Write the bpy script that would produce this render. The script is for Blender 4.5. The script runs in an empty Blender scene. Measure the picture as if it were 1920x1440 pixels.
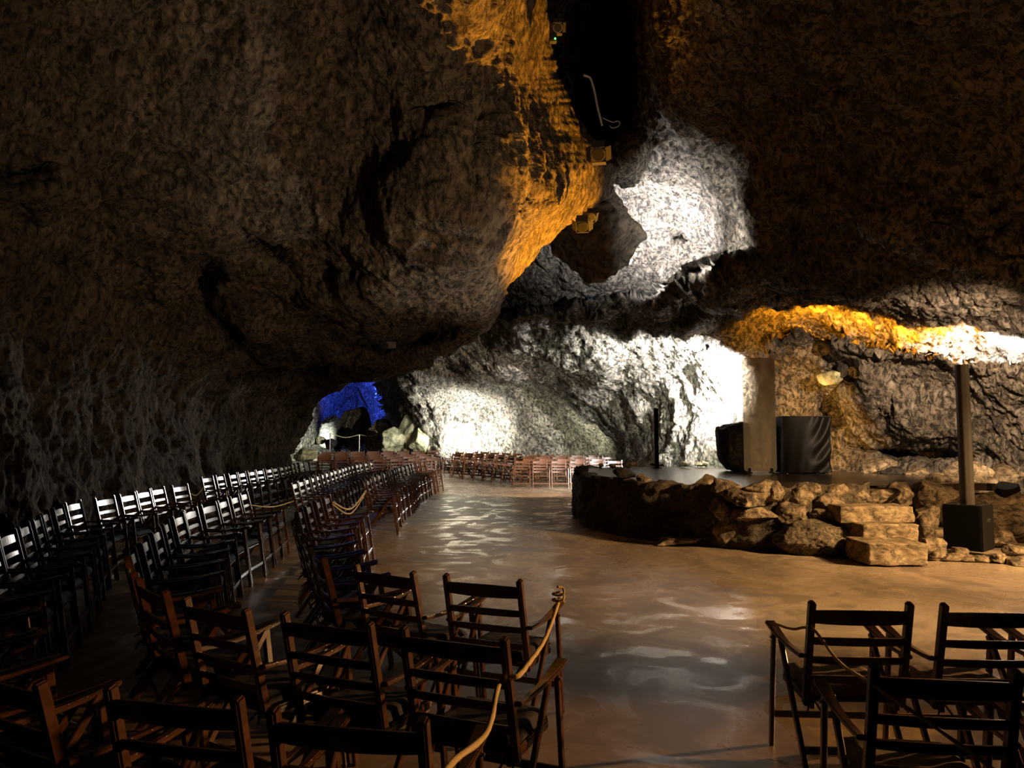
import bpy, bmesh, math, random
import numpy as np
from mathutils import Vector, Matrix

# ------------------------------------------------------------------ camera, world, exposure
F = 1400.0; CX, CY = 960.0, 720.0; H = 1.68
TH = math.atan(98 / F)
sc = bpy.context.scene
COL = sc.collection
cam_d = bpy.data.cameras.new('camera'); cam = bpy.data.objects.new('camera', cam_d); COL.objects.link(cam)
cam_d.sensor_width = 36; cam_d.lens = F / 1920 * 36; cam_d.clip_start = 0.05; cam_d.clip_end = 300
cam.location = (0, 0, H); cam.rotation_euler = (math.pi / 2 + TH, 0, 0)
sc.camera = cam
w = bpy.data.worlds.new('world'); sc.world = w; w.use_nodes = True
w.node_tree.nodes['Background'].inputs[0].default_value = (0.9, 0.62, 0.4, 1)
w.node_tree.nodes['Background'].inputs[1].default_value = 0.0006
sc.view_settings.view_transform = 'Standard'; sc.view_settings.look = 'None'
sc.view_settings.exposure = 0.0; sc.view_settings.gamma = 1.0; sc.view_settings.use_curve_mapping = False

def P(px, py, Y):
    """world point on the sight line of photo position (px,py) at world depth Y"""
    a = (np.asarray(px, float) - CX) / F; b = (CY - np.asarray(py, float)) / F
    dy = math.cos(TH) - b * math.sin(TH); dz = math.sin(TH) + b * math.cos(TH)
    k = np.asarray(Y, float) / dy
    return np.stack([a * k, dy * k, H + dz * k], -1)
def G(px, py, z=0.0):
    a = (px - CX) / F; b = (CY - py) / F
    dy = math.cos(TH) - b * math.sin(TH); dz = math.sin(TH) + b * math.cos(TH)
    k = (z - H) / dz
    return Vector((a * k, dy * k, z))
def PV(px, py, Y): return Vector([float(v) for v in P(px, py, Y)])
def fz(Y): return max(0.0, (Y - 23.5) * 0.03)

LIGHTS = [
 # name, type, location, target, colour, watts, radius/size, cone degrees, blend
 ('warm_flood_right', 'SPOT', (9.6, 6.4, 3.9), (5.7, 8.5, 0.0), (1.0, 0.62, 0.29), 5400, 0.12, 66, 0.5),
 ('warm_flood_low', 'SPOT', (9.4, 6.0, 2.0), (-1.2, 3.1, 0.95), (1.0, 0.50, 0.18), 3800, 0.10, 24, 0.5),
 ('warm_fill_rubble', 'SPOT', (8.9, 7.0, 4.0), (6.0, 11.4, 0.3), (1.0, 0.62, 0.27), 1100, 0.12, 62, 0.6),  # extra lamp added to light the rubble the right flood misses
 ('warm_fill_rows', 'SPOT', (3.0, 18.6, 1.9), (-2.6, 27.0, 0.8), (1.0, 0.78, 0.62), 3200, 0.15, 62, 0.6),  # added fill that brightens the far chairs from the front
 ('warm_fill_wall', 'SPOT', (6.9, 9.4, 3.5), tuple(PV(1690, 800, 17)), (1.0, 0.72, 0.46), 5200, 0.10, 52, 0.6),  # extra lamp added to lift the lower right wall
 ('warm_fill_hall', 'SPOT', (3.0, 6.0, 1.4), (-1.3, 10.5, 6.0), (1.0, 0.70, 0.42), 760, 0.15, 86, 0.9),
 ('white_flood_stage', 'SPOT', tuple(PV(1392, 728, 18.7)), tuple(PV(1262, 705, 22)), (0.95, 0.97, 1.0), 10500, 0.05, 104, 0.7),
 ('white_flood_stage_low', 'SPOT', tuple(PV(1366, 815, 17.3)), tuple(PV(1225, 775, 22)), (0.90, 1.0, 0.86), 3000, 0.05, 84, 0.7),
 ('white_fill_seats', 'SPOT', (1.2, 23.4, 3.3), (-4.0, 8.5, 0.6), (1.0, 0.95, 0.88), 950, 0.6, 32, 0.7),  # unseen lamp added to put silver highlights on the left chair slats
 ('white_fill_rows', 'SPOT', (-0.8, 26.8, 2.7), (-4.7, 15.0, 0.5), (1.0, 0.96, 0.90), 1150, 0.5, 34, 0.7),  # second added lamp, for slat highlights farther along the left rows
 ('white_flood_far', 'SPOT', tuple(PV(868, 842, 30.2)), tuple(PV(890, 780, 32)), (0.95, 1.0, 0.92), 2500, 0.06, 150, 0.6),
 ('green_flood_far', 'SPOT', tuple(PV(1080, 850, 27.8)), tuple(PV(1090, 760, 30)), (0.93, 1.0, 0.78), 300, 0.06, 150, 0.6),
 ('white_flood_vault', 'SPOT', tuple(PV(1195, 535, 17.3)), tuple(PV(1230, 400, 18.3)), (0.95, 0.95, 1.0), 3300, 0.06, 140, 0.8),
 ('orange_flood_vault', 'SPOT', (4.2, 14.8, 1.2), tuple(PV(1030, 260, 12.8)), (1.0, 0.40, 0.02), 12000, 0.08, 46, 0.5),
 ('white_fill_vault_right', 'SPOT', tuple(PV(1320, 480, 15.0)), tuple(PV(1340, 400, 17)), (1.0, 0.97, 0.92), 350, 0.06, 150, 0.8),  # extra lamp added to lighten the right part of the vault
 ('white_fill_ridge', 'SPOT', (2.5, 12.35, 1.15), (-0.6, 12.0, 4.3), (1.0, 0.90, 0.76), 500, 0.08, 44, 0.9),  # added lamp that brightens the ridge of the left overhang
 ('blue_flood', 'SPOT', tuple(PV(695, 745, 39)), tuple(PV(690, 700, 44)), (0.03, 0.08, 1.0), 5000, 0.06, 95, 0.6),
 ('green_flood_cave', 'SPOT', tuple(PV(600, 838, 37.0)), tuple(PV(572, 775, 41)), (0.85, 1.0, 0.88), 2600, 0.06, 110, 0.6),
 ('orange_flood_drape', 'SPOT', tuple(PV(1490, 835, 17.2)), tuple(PV(1510, 740, 19.5)), (1.0, 0.50, 0.10), 420, 0.06, 130, 0.7),
]
def add_light(name, typ, loc, tgt, col, watts, rad, cone=60, blend=0.5):
    ld = bpy.data.lights.new(name, typ); ld.energy = watts; ld.color = col; ld.shadow_soft_size = rad
    if typ == 'SPOT': ld.spot_size = math.radians(cone); ld.spot_blend = blend
    o = bpy.data.objects.new(name, ld); COL.objects.link(o); o.location = loc
    if tgt is not None: o.rotation_euler = (Vector(tgt) - Vector(loc)).to_track_quat('-Z', 'Y').to_euler()
    return o
for L in LIGHTS: add_light(*L)
# orange wall washers lying along the shelf of the right wall
for (x, y, Y, e) in ((1450, 612, 17.6, 90), (1530, 600, 17.2, 220), (1610, 612, 16.7, 260), (1690, 628, 16.0, 300), (1765, 640, 15.3, 330), (1850, 645, 14.6, 330)):
    add_light('orange_washer', 'SPOT', tuple(PV(x, y, Y)), tuple(PV(x + 12, y - 40, Y + 3)), (1.0, 0.38, 0.015), e * 1.3, 0.15, 150, 0.6)
add_light('white_washer', 'SPOT', tuple(PV(1890, 655, 14.3)), tuple(PV(1900, 640, 17)), (1.0, 0.93, 0.85), 4500, 0.12, 140, 0.6)
for (x, y, Y) in ((1760, 480, 13.2), (1880, 520, 12.4)): add_light('orange_washer', 'POINT', tuple(PV(x, y, Y)), None, (1.0, 0.38, 0.015), 70, 0.03)

# ------------------------------------------------------------------ helpers
def mat(name): 
    m = bpy.data.materials.new(name); m.use_nodes = True
    return m, m.node_tree.nodes, m.node_tree.links, m.node_tree.nodes['Principled BSDF']
def node(ns, t, **kw):
    n = ns.new(t)
    for k, v in kw.items():
        if k.startswith('i_'): n.inputs[k[2:].replace('_', ' ')].default_value = v
        else: setattr(n, k, v)
    return n
def ramp(ns, stops):
    r = ns.new('ShaderNodeValToRGB'); e = r.color_ramp.elements
    e[0].position, e[0].color = stops[0][0], (*stops[0][1], 1)
    e[1].position, e[1].color = stops[-1][0], (*stops[-1][1], 1)
    for p, c in stops[1:-1]:
        q = e.new(p); q.color = (*c, 1)
    return r
def rock_mat(name, c0, c1, c2, scale=1.0, bump=0.08, stretch=(1, 1, 1), rough=0.8, pit=8.0, con=1.0):
    m, ns, ls, b = mat(name)
    tc = ns.new('ShaderNodeTexCoord'); mp = ns.new('ShaderNodeMapping'); mp.inputs['Scale'].default_value = [s * scale for s in stretch]
    ls.new(tc.outputs['Object'], mp.inputs[0])
    n1 = node(ns, 'ShaderNodeTexNoise', i_Scale=1.3, i_Detail=6.0, i_Roughness=0.65)
    n2 = node(ns, 'ShaderNodeTexNoise', i_Scale=pit, i_Detail=7.0, i_Roughness=0.7, i_Distortion=0.6)
    vo = node(ns, 'ShaderNodeTexVoronoi', i_Scale=pit * 0.9); vo.feature = 'SMOOTH_F1'
    for n in (n1, n2, vo): ls.new(mp.outputs[0], n.inputs['Vector'])
    r = ramp(ns, [(0.3, c0), (0.5, c1), (0.72, c2)]); ls.new(n1.outputs[0], r.inputs[0])
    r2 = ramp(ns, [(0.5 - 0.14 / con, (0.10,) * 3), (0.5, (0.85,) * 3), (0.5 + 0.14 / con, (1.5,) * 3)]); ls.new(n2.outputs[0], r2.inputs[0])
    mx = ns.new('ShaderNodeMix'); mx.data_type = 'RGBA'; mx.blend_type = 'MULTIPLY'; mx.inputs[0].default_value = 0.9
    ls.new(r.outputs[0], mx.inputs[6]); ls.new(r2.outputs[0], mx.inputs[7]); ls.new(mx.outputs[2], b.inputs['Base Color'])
    ad = node(ns, 'ShaderNodeMath', operation='MULTIPLY_ADD'); ad.inputs[1].default_value = 0.9
    ls.new(vo.outputs['Distance'], ad.inputs[0]); ls.new(n2.outputs[0], ad.inputs[2])
    bp = node(ns, 'ShaderNodeBump', i_Strength=1.0, i_Distance=bump); ls.new(ad.outputs[0], bp.inputs['Height'])
    ls.new(bp.outputs[0], b.inputs['Normal']); b.inputs['Roughness'].default_value = rough
    b.inputs['Specular IOR Level'].default_value = 0.35
    return m
def plain(name, c, rough=0.5, metal=0.0, bump=0.0, bs=60, spec=0.5, var=0.15):
    m, ns, ls, b = mat(name)
    tc = ns.new('ShaderNodeTexCoord'); n = node(ns, 'ShaderNodeTexNoise', i_Scale=bs, i_Detail=3.0); ls.new(tc.outputs['Object'], n.inputs['Vector'])
    r = ramp(ns, [(0.3, tuple(x * (1 - var) for x in c)), (0.7, tuple(min(1, x * (1 + var)) for x in c))]); ls.new(n.outputs[0], r.inputs[0])
    ls.new(r.outputs[0], b.inputs['Base Color'])
    b.inputs['Roughness'].default_value = rough; b.inputs['Metallic'].default_value = metal; b.inputs['Specular IOR Level'].default_value = spec
    if bump:
        bp = node(ns, 'ShaderNodeBump', i_Strength=0.6, i_Distance=bump); ls.new(n.outputs[0], bp.inputs['Height']); ls.new(bp.outputs[0], b.inputs['Normal'])
    return m
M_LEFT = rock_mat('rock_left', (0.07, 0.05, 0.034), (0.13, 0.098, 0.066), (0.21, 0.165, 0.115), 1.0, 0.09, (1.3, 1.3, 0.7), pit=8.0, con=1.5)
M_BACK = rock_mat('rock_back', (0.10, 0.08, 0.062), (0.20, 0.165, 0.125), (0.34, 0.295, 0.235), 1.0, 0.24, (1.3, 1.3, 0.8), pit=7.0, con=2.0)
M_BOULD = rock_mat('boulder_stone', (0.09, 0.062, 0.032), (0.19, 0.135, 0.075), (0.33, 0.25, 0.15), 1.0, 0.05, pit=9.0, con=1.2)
M_RIM = rock_mat('rim_lava_shaded', (0.03, 0.022, 0.013), (0.07, 0.052, 0.03), (0.15, 0.115, 0.07), 1.0, 0.06, pit=8.0)  # stone colour darkened so the rim's shadow reads near black
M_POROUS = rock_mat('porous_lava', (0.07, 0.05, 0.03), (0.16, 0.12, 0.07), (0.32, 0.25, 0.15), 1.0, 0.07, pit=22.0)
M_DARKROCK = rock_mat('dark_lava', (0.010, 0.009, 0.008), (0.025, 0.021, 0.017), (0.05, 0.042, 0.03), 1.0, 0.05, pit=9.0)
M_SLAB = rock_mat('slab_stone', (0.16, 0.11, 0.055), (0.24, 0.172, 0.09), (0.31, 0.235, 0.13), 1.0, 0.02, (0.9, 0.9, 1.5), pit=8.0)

def wood_mat():
    m, ns, ls, b = mat('dark_wood')
    tc = ns.new('ShaderNodeTexCoord'); mp = ns.new('ShaderNodeMapping'); mp.inputs['Scale'].default_value = (30, 6, 6)
    n = node(ns, 'ShaderNodeTexNoise', i_Scale=3.0, i_Detail=5.0); ls.new(tc.outputs['Object'], mp.inputs[0]); ls.new(mp.outputs[0], n.inputs['Vector'])
    r = ramp(ns, [(0.3, (0.042, 0.016, 0.007)), (0.7, (0.10, 0.040, 0.017))]); ls.new(n.outputs[0], r.inputs[0]); ls.new(r.outputs[0], b.inputs['Base Color'])
    b.inputs['Roughness'].default_value = 0.25; b.inputs['Specular IOR Level'].default_value = 0.6; b.inputs['Coat Weight'].default_value = 0.4; b.inputs['Coat Roughness'].default_value = 0.2
    return m
M_WOOD = wood_mat()
M_CUSH_D = plain('dark_cushion', (0.02, 0.018, 0.022), 0.85, bump=0.004, bs=40)
M_CUSH_B = plain('brown_cushion', (0.15, 0.115, 0.07), 0.9, bump=0.006, bs=18)
M_STEEL = plain('steel_bolt', (0.5, 0.48, 0.45), 0.3, 1.0)
M_ROPE = plain('rope_fibre', (0.62, 0.47, 0.20), 0.85, bump=0.004, bs=250, var=0.3)
M_BLACK = plain('black_paint', (0.004, 0.0035, 0.003), 0.6, spec=0.15)
M_BRONZE = plain('speaker_housing', (0.035, 0.028, 0.020), 0.42)
M_GRILLE = plain('speaker_grille', (0.004, 0.004, 0.004), 0.8, spec=0.08, bump=0.003, bs=300)
M_CLOTH = plain('black_drape', (0.004, 0.003, 0.002), 0.5, spec=0.1)
M_WHITE = plain('white_cable', (0.75, 0.75, 0.72), 0.4)
M_LAMPY = plain('lamp_housing', (0.03, 0.028, 0.025), 0.4)

def floor_mat():
    m, ns, ls, b = mat('sealed_concrete')
    tc = ns.new('ShaderNodeTexCoord')
    n1 = node(ns, 'ShaderNodeTexNoise', i_Scale=0.45, i_Detail=8.0, i_Roughness=0.62, i_Distortion=0.8)
    n2 = node(ns, 'ShaderNodeTexNoise', i_Scale=1.7, i_Detail=9.0, i_Roughness=0.6, i_Distortion=1.2)
    n3 = node(ns, 'ShaderNodeTexNoise', i_Scale=25.0, i_Detail=4.0)
    for n in (n1, n2, n3): ls.new(tc.outputs['Object'], n.inputs['Vector'])
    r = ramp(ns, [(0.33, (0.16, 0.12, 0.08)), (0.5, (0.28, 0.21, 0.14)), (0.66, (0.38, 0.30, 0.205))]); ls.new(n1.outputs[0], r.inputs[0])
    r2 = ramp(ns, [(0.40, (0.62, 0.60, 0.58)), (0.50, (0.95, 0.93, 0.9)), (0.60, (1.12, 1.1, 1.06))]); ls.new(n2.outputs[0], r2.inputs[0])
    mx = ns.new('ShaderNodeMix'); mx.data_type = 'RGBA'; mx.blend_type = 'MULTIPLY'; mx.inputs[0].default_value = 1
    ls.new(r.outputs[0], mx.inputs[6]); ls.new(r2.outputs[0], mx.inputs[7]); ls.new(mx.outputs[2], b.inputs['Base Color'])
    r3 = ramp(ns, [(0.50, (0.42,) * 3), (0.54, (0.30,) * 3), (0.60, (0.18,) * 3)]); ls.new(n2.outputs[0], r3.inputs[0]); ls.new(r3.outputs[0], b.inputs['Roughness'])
    ad = node(ns, 'ShaderNodeMath', operation='MULTIPLY_ADD'); ad.inputs[1].default_value = 0.04
    ls.new(n3.outputs[0], ad.inputs[0]); ls.new(n2.outputs[0], ad.inputs[2])
    n4 = node(ns, 'ShaderNodeTexNoise', i_Scale=4.0, i_Detail=1.5); ls.new(tc.outputs['Object'], n4.inputs['Vector'])
    bp = node(ns, 'ShaderNodeBump', i_Strength=0.4, i_Distance=0.0035); ls.new(n4.outputs[0], bp.inputs['Height']); ls.new(bp.outputs[0], b.inputs['Normal'])
    b.inputs['Specular IOR Level'].default_value = 0.55
    return m
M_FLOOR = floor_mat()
def deck_mat():
    m, ns, ls, b = mat('stage_boards')
    tc = ns.new('ShaderNodeTexCoord'); mp = ns.new('ShaderNodeMapping'); mp.inputs['Rotation'].default_value = (0, 0, 0.5)
    br = ns.new('ShaderNodeTexBrick'); br.inputs['Scale'].default_value = 1.0; br.inputs['Brick Width'].default_value = 2.4; br.inputs['Row Height'].default_value = 0.14
    br.inputs['Mortar Size'].default_value = 0.006; br.inputs['Color1'].default_value = (0.030, 0.020, 0.013, 1); br.inputs['Color2'].default_value = (0.045, 0.030, 0.019, 1); br.inputs['Mortar'].default_value = (0.008, 0.006, 0.004, 1)
    ls.new(tc.outputs['Object'], mp.inputs[0]); ls.new(mp.outputs[0], br.inputs['Vector']); ls.new(br.outputs['Color'], b.inputs['Base Color'])
    b.inputs['Roughness'].default_value = 0.26
    return m
M_DECK = deck_mat()
def glass_mat():
    m, ns, ls, b = mat('clear_acrylic')
    out = ns['Material Output']; tr = ns.new('ShaderNodeBsdfTransparent'); tr.inputs[0].default_value = (0.80, 0.76, 0.68, 1)
    gl = ns.new('ShaderNodeBsdfGlossy'); gl.inputs['Roughness'].default_value = 0.05; gl.inputs[0].default_value = (0.9, 0.9, 0.9, 1)
    df = ns.new('ShaderNodeBsdfDiffuse'); df.inputs[0].default_value = (0.80, 0.76, 0.68, 1)
    m1 = ns.new('ShaderNodeMixShader'); m1.inputs[0].default_value = 0.16; m2 = ns.new('ShaderNodeMixShader'); m2.inputs[0].default_value = 0.36
    ls.new(tr.outputs[0], m2.inputs[1]); ls.new(df.outputs[0], m2.inputs[2]); ls.new(m2.outputs[0], m1.inputs[1]); ls.new(gl.outputs[0], m1.inputs[2])
    ls.new(m1.outputs[0], out.inputs[0])
    return m
M_ACRYL = glass_mat()
def emit(name, c, s):
    m, ns, ls, b = mat(name); b.inputs['Emission Color'].default_value = (*c, 1); b.inputs['Emission Strength'].default_value = s; b.inputs['Base Color'].default_value = (*c, 1); return m

def link(name, me, m, parent=None, smooth=False):
    if m: me.materials.append(m)
    o = bpy.data.objects.new(name, me); COL.objects.link(o)
    if parent: o.parent = parent
    if smooth: me.polygons.foreach_set('use_smooth', [True] * len(me.polygons))
    return o
def tag(o, label, cat, group=None, kind=None):
    o['label'] = label; o['category'] = cat
    if group: o['group'] = group
    if kind: o['kind'] = kind
    return o
def empty(name, loc=(0, 0, 0), rz=0.0):
    o = bpy.data.objects.new(name, None); o.empty_display_size = 0.1; COL.objects.link(o); o.location = loc; o.rotation_euler = (0, 0, rz); return o
def bm_box(bm, c, s, rot=None, taper=None):
    M = Matrix.Translation(c) @ (rot.to_4x4() if rot else Matrix()) @ Matrix.Diagonal((*s, 1))
    return bmesh.ops.create_cube(bm, size=1, matrix=M)['verts']
def bar(bm, a, b, w, t, up=Vector((1, 0, 0))):
    """rectangular bar from a to b; w across 'up' axis, t across the other"""
    a, b = Vector(a), Vector(b); d = b - a; L = d.length; z = d.normalized()
    x = (up - z * up.dot(z)).normalized(); y = z.cross(x)
    R = Matrix((x, y, z)).transposed()
    return bm_box(bm, (a + b) / 2, (w, t, L), R)
def finish(bm, bevel=0.0, seg=2):
    if bevel: bmesh.ops.bevel(bm, geom=bm.edges[:], offset=bevel, segments=seg, affect='EDGES', clamp_overlap=True)
    me = bpy.data.meshes.new('mesh'); bm.to_mesh(me); bm.free(); return me
def smooth_path(pts, n=8):
    pts = [Vector(p) for p in pts]; out = []
    for i in range(len(pts) - 1):
        p0 = pts[max(i - 1, 0)]; p1 = pts[i]; p2 = pts[i + 1]; p3 = pts[min(i + 2, len(pts) - 1)]
        for k in range(n):
            t = k / n
            out.append(0.5 * ((2 * p1) + (p2 - p0) * t + (2 * p0 - 5 * p1 + 4 * p2 - p3) * t * t + (3 * p1 - p0 - 3 * p2 + p3) * t ** 3))
    out.append(pts[-1]); return out
def tube_mesh(path, r, seg=8, twist=0.0):
    bm = bmesh.new(); rings = []
    for i, p in enumerate(path):
        d = (path[min(i + 1, len(path) - 1)] - path[max(i - 1, 0)]).normalized()
        ref = Vector((0, 0, 1)) if abs(d.z) < 0.9 else Vector((1, 0, 0))
        x = d.cross(ref).normalized(); y = d.cross(x)
        ring = []
        for k in range(seg):
            a = 2 * math.pi * k / seg; rr = r * (1 + twist * math.sin(3 * a + i * 1.3))
            ring.append(bm.verts.new(p + (x * math.cos(a) + y * math.sin(a)) * rr))
        rings.append(ring)
    for A, B in zip(rings, rings[1:]):
        for k in range(seg): bm.faces.new((A[k], A[(k + 1) % seg], B[(k + 1) % seg], B[k]))
    bm.faces.new(rings[0][::-1]); bm.faces.new(rings[-1])
    me = bpy.data.meshes.new('tube'); bm.to_mesh(me); bm.free(); return me

# numpy gradient noise ------------------------------------------------
rng = np.random.RandomState(5)
_perm = rng.permutation(256); _perm = np.concatenate([_perm, _perm, _perm])
_g = rng.normal(size=(256, 3)); _g /= np.linalg.norm(_g, axis=1)[:, None]
def pnoise(p):
    i = np.floor(p).astype(int); f = p - i; i &= 255; u = f * f * f * (f * (f * 6 - 15) + 10)
    def gr(a, b, c):
        h = _perm[_perm[_perm[(i[..., 0] + a) & 255] + ((i[..., 1] + b) & 255)] + ((i[..., 2] + c) & 255)] & 255
        return _g[h, 0] * (f[..., 0] - a) + _g[h, 1] * (f[..., 1] - b) + _g[h, 2] * (f[..., 2] - c)
    def lp(a, b, t): return a + (b - a) * t
    x0 = lp(lp(gr(0, 0, 0), gr(1, 0, 0), u[..., 0]), lp(gr(0, 1, 0), gr(1, 1, 0), u[..., 0]), u[..., 1])
    x1 = lp(lp(gr(0, 0, 1), gr(1, 0, 1), u[..., 0]), lp(gr(0, 1, 1), gr(1, 1, 1), u[..., 0]), u[..., 1])
    return lp(x0, x1, u[..., 2])
def fbm(p, o=4, g=0.5, lac=2.03):
    s = 0; a = 1; q = p.copy()
    for k in range(o): s = s + a * pnoise(q + k * 17.3); q = q * lac; a *= g
    return s
def ridged(p, o=4, g=0.55):
    s = 0; a = 1; q = p.copy()
    for k in range(o): s = s + a * (0.35 - np.abs(pnoise(q + k * 11.7))); q = q * 2.1; a *= g
    return s
def rbf(pts):
    pts = np.array(pts, float); c = pts[:, :2] / 400.0; v = pts[:, 2]; n = len(c)
    def U(r2): return np.where(r2 > 1e-9, r2 * np.log(r2 + 1e-12), 0)
    K = U(((c[:, None] - c[None]) ** 2).sum(-1)) + np.eye(n) * 0.02; Q = np.c_[np.ones(n), c]
    A = np.block([[K, Q], [Q.T, np.zeros((3, 3))]]); s = np.linalg.solve(A, np.r_[v, 0, 0, 0])
    def ev(x, y):
        q = np.stack([x, y], -1) / 400.0; out = s[n] + s[n + 1] * q[..., 0] + s[n + 2] * q[..., 1]
        for k in range(n): out = out + s[k] * U(((q - c[k]) ** 2).sum(-1))
        return out
    return ev
def sstep(t): t = np.clip(t, 0, 1); return t * t * (3 - 2 * t)
def grid_normals(W):
    du = np.gradient(W, axis=1); dv = np.gradient(W, axis=0); n = np.cross(du, dv); n /= np.linalg.norm(n, axis=-1)[..., None] + 1e-9
    c = np.array([0, 0, H]); s = np.sign(((c - W) * n).sum(-1)); 
    if s.mean() < 0: n = -n
    return n
def blur(A, k=1):
    for _ in range(k):
        B = A.copy(); B[1:-1] = (A[:-2] + A[1:-1] * 2 + A[2:]) / 4; C = B.copy(); C[:, 1:-1] = (B[:, :-2] + B[:, 1:-1] * 2 + B[:, 2:]) / 4; A = C
    return A
def grid_object(name, W, m):
    nv, nu = W.shape[:2]; me = bpy.data.meshes.new(name)
    idx = np.arange(nv * nu).reshape(nv, nu)
    f = np.stack([idx[:-1, :-1], idx[:-1, 1:], idx[1:, 1:], idx[1:, :-1]], -1).reshape(-1, 4)
    me.vertices.add(nv * nu); me.vertices.foreach_set('co', W.reshape(-1).astype(np.float32))
    me.loops.add(f.size); me.loops.foreach_set('vertex_index', f.reshape(-1)); me.polygons.add(len(f))
    me.polygons.foreach_set('loop_start', np.arange(0, f.size, 4)); me.polygons.foreach_set('loop_total', np.full(len(f), 4))
    me.update(); me.validate()
    return link(name, me, m, smooth=True)
def rough_up(W, big, mid, fine, stretch=(1, 1, 1), seed=0.0, wt=1.0):
    n = blur(grid_normals(W), 6); n /= np.linalg.norm(n, axis=-1)[..., None]
    q = W * np.array(stretch) + seed
    d = big * fbm(q * 0.38, 3) * 2 + mid * ridged(q * 1.15 + 0.5 * fbm(q * 0.7, 2)[..., None], 4) * 1.6
    d += fine * ridged(q * 4.3, 3) * 2.0 + fine * 0.7 * ridged(q * 9.7 + 3, 2)
    return W + n * (d * wt)[..., None]

# ------------------------------------------------------------------ the cave
lp = [(-600, 950, 6.0), (-600, 500, 5.5), (-600, -200, 4.2), (-300, 1000, 7.2), (-300, 400, 7.0), (0, 1050, 9.7), (0, 800, 10.0), (0, 620, 10.3), (0, 400, 9.0), (0, 150, 8.2), (0, -200, 6.5),
      (250, 1000, 13), (250, 750, 13.5), (250, 560, 12.6), (250, 300, 10.2), (250, 0, 8.8), (250, -300, 7.4), (450, 950, 18.3), (450, 760, 18), (450, 610, 14.5), (450, 400, 11.7), (450, 100, 9.8),
      (540, 950, 21.5), (545, 860, 21.5), (560, 780, 21.5), (600, 745, 20.5), (650, 700, 18.0), (700, 560, 13.5), (700, 300, 11.5), (700, 0, 10.4), (700, -300, 7.9), (850, 640, 14.5), (860, 500, 12), (890, 300, 10.9), (890, 0, 10.0), (890, -300, 8.2),
      (928, 570, 13), (920, 400, 11.4), (1000, 440, 13.2), (1080, 350, 13.8), (1135, 340, 14.3), (1000, 200, 12.6), (1060, 220, 13.6), (990, 0, 12), (1018, 50, 12.7), (990, -300, 10.5)]
LD = rbf(lp)
ey = [-400, -100, 0, 90, 160, 190, 230, 280, 320, 350, 370, 400, 440, 466, 490, 515, 535, 560, 600, 625, 645, 665, 685, 700, 722, 745, 790, 830, 860, 1100]
ex = [1000, 1010, 1018, 1031, 1046, 1064, 1092, 1126, 1152, 1152, 1142, 1094, 1042, 1008, 988, 966, 940, 934, 926, 900, 868, 815, 765, 730, 660, 602, 570, 553, 545, 540]
rows = np.concatenate([np.arange(-400, 0, 9), np.arange(0, 860, 3.0), np.arange(860, 1140, 8)])
edge = np.interp(rows, ey, ex); edge = edge + 10 * pnoise(np.stack([rows / 23.0, rows * 0, rows * 0 + 2.5], -1)) + 7 * pnoise(np.stack([rows / 8.0, rows * 0 + 4.2, rows * 0], -1))
s = np.concatenate([np.linspace(0, 0.35, 40, endpoint=False), np.linspace(0.35, 0.96, 290, endpoint=False), np.linspace(0.96, 1.0, 40)])
PX = -600 + (edge[:, None] + 600) * s[None]; PY = np.repeat(rows[:, None], len(s), 1)
D = LD(PX, PY)
rx = np.interp(PY, [-400, -100, 0, 200, 340, 540, 600], [870, 895, 908, 928, 926, 924, 924]); D = D + 0.0075 * np.log1p(np.exp(np.clip((PX - rx) / 6, -30, 60))) * 6 * sstep((600 - PY) / 60) * (1 - 0.45 * sstep((PX - rx) / 200))
t = np.clip((PX - (edge[:, None] - 45)) / 45, 0, 1); D = D + 0.6 * (1 - np.sqrt(1 - 0.98 * t ** 2))
def dent(x, y, rx, ry, d, rot=0.0):
    global D
    c, s_ = math.cos(rot), math.sin(rot); u = ((PX - x) * c + (PY - y) * s_) / rx; v = (-(PX - x) * s_ + (PY - y) * c) / ry
    D = D + d * np.exp(-(u * u + v * v) ** 1.5)
dent(770, 628, 75, 22, 2.2, -0.12); dent(430, 610, 75, 26, 1.8, 0.75); dent(375, 510, 40, 45, 1.0); dent(505, 465, 65, 14, 1.0, 0.7); dent(120, 500, 60, 35, 1.1, 0.5)
dent(560, 680, 110, 22, 1.6, -0.1); dent(60, 360, 90, 30, -0.6, 0); dent(880, 285, 18, 60, 0.5); dent(300, 390, 120, 60, -0.6, 0.3); dent(640, 560, 90, 40, -0.7, -0.2); dent(820, 205, 30, 20, 0.4)
W = P(PX, PY, D)
W = rough_up(W, 0.30, 0.20, 0.05, (1.0, 1.0, 0.62), 3.1, 1 - (0.7 - 0.3 * sstep((PY - 520) / 60)) * sstep((PX - (edge[:, None] - 150)) / 120))
# carry the surface round the edge, away from the hall
bk = []
for k, (dx, dd) in enumerate(((6, .5), (16, 1.2), (34, 2.4), (70, 4.5), (120, 8.0))):
    bk.append(P(edge - dx, rows, D[:, -1] + dd) + 0.25 * pnoise(W[:, -1] * 1.3 + k)[:, None])
W = np.concatenate([W, np.stack(bk, 1)], 1)
o = grid_object('wall_left', W, M_LEFT); tag(o, 'huge dim brown lava rock wall overhanging the seats on the left', 'cave wall', kind='structure')

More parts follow.
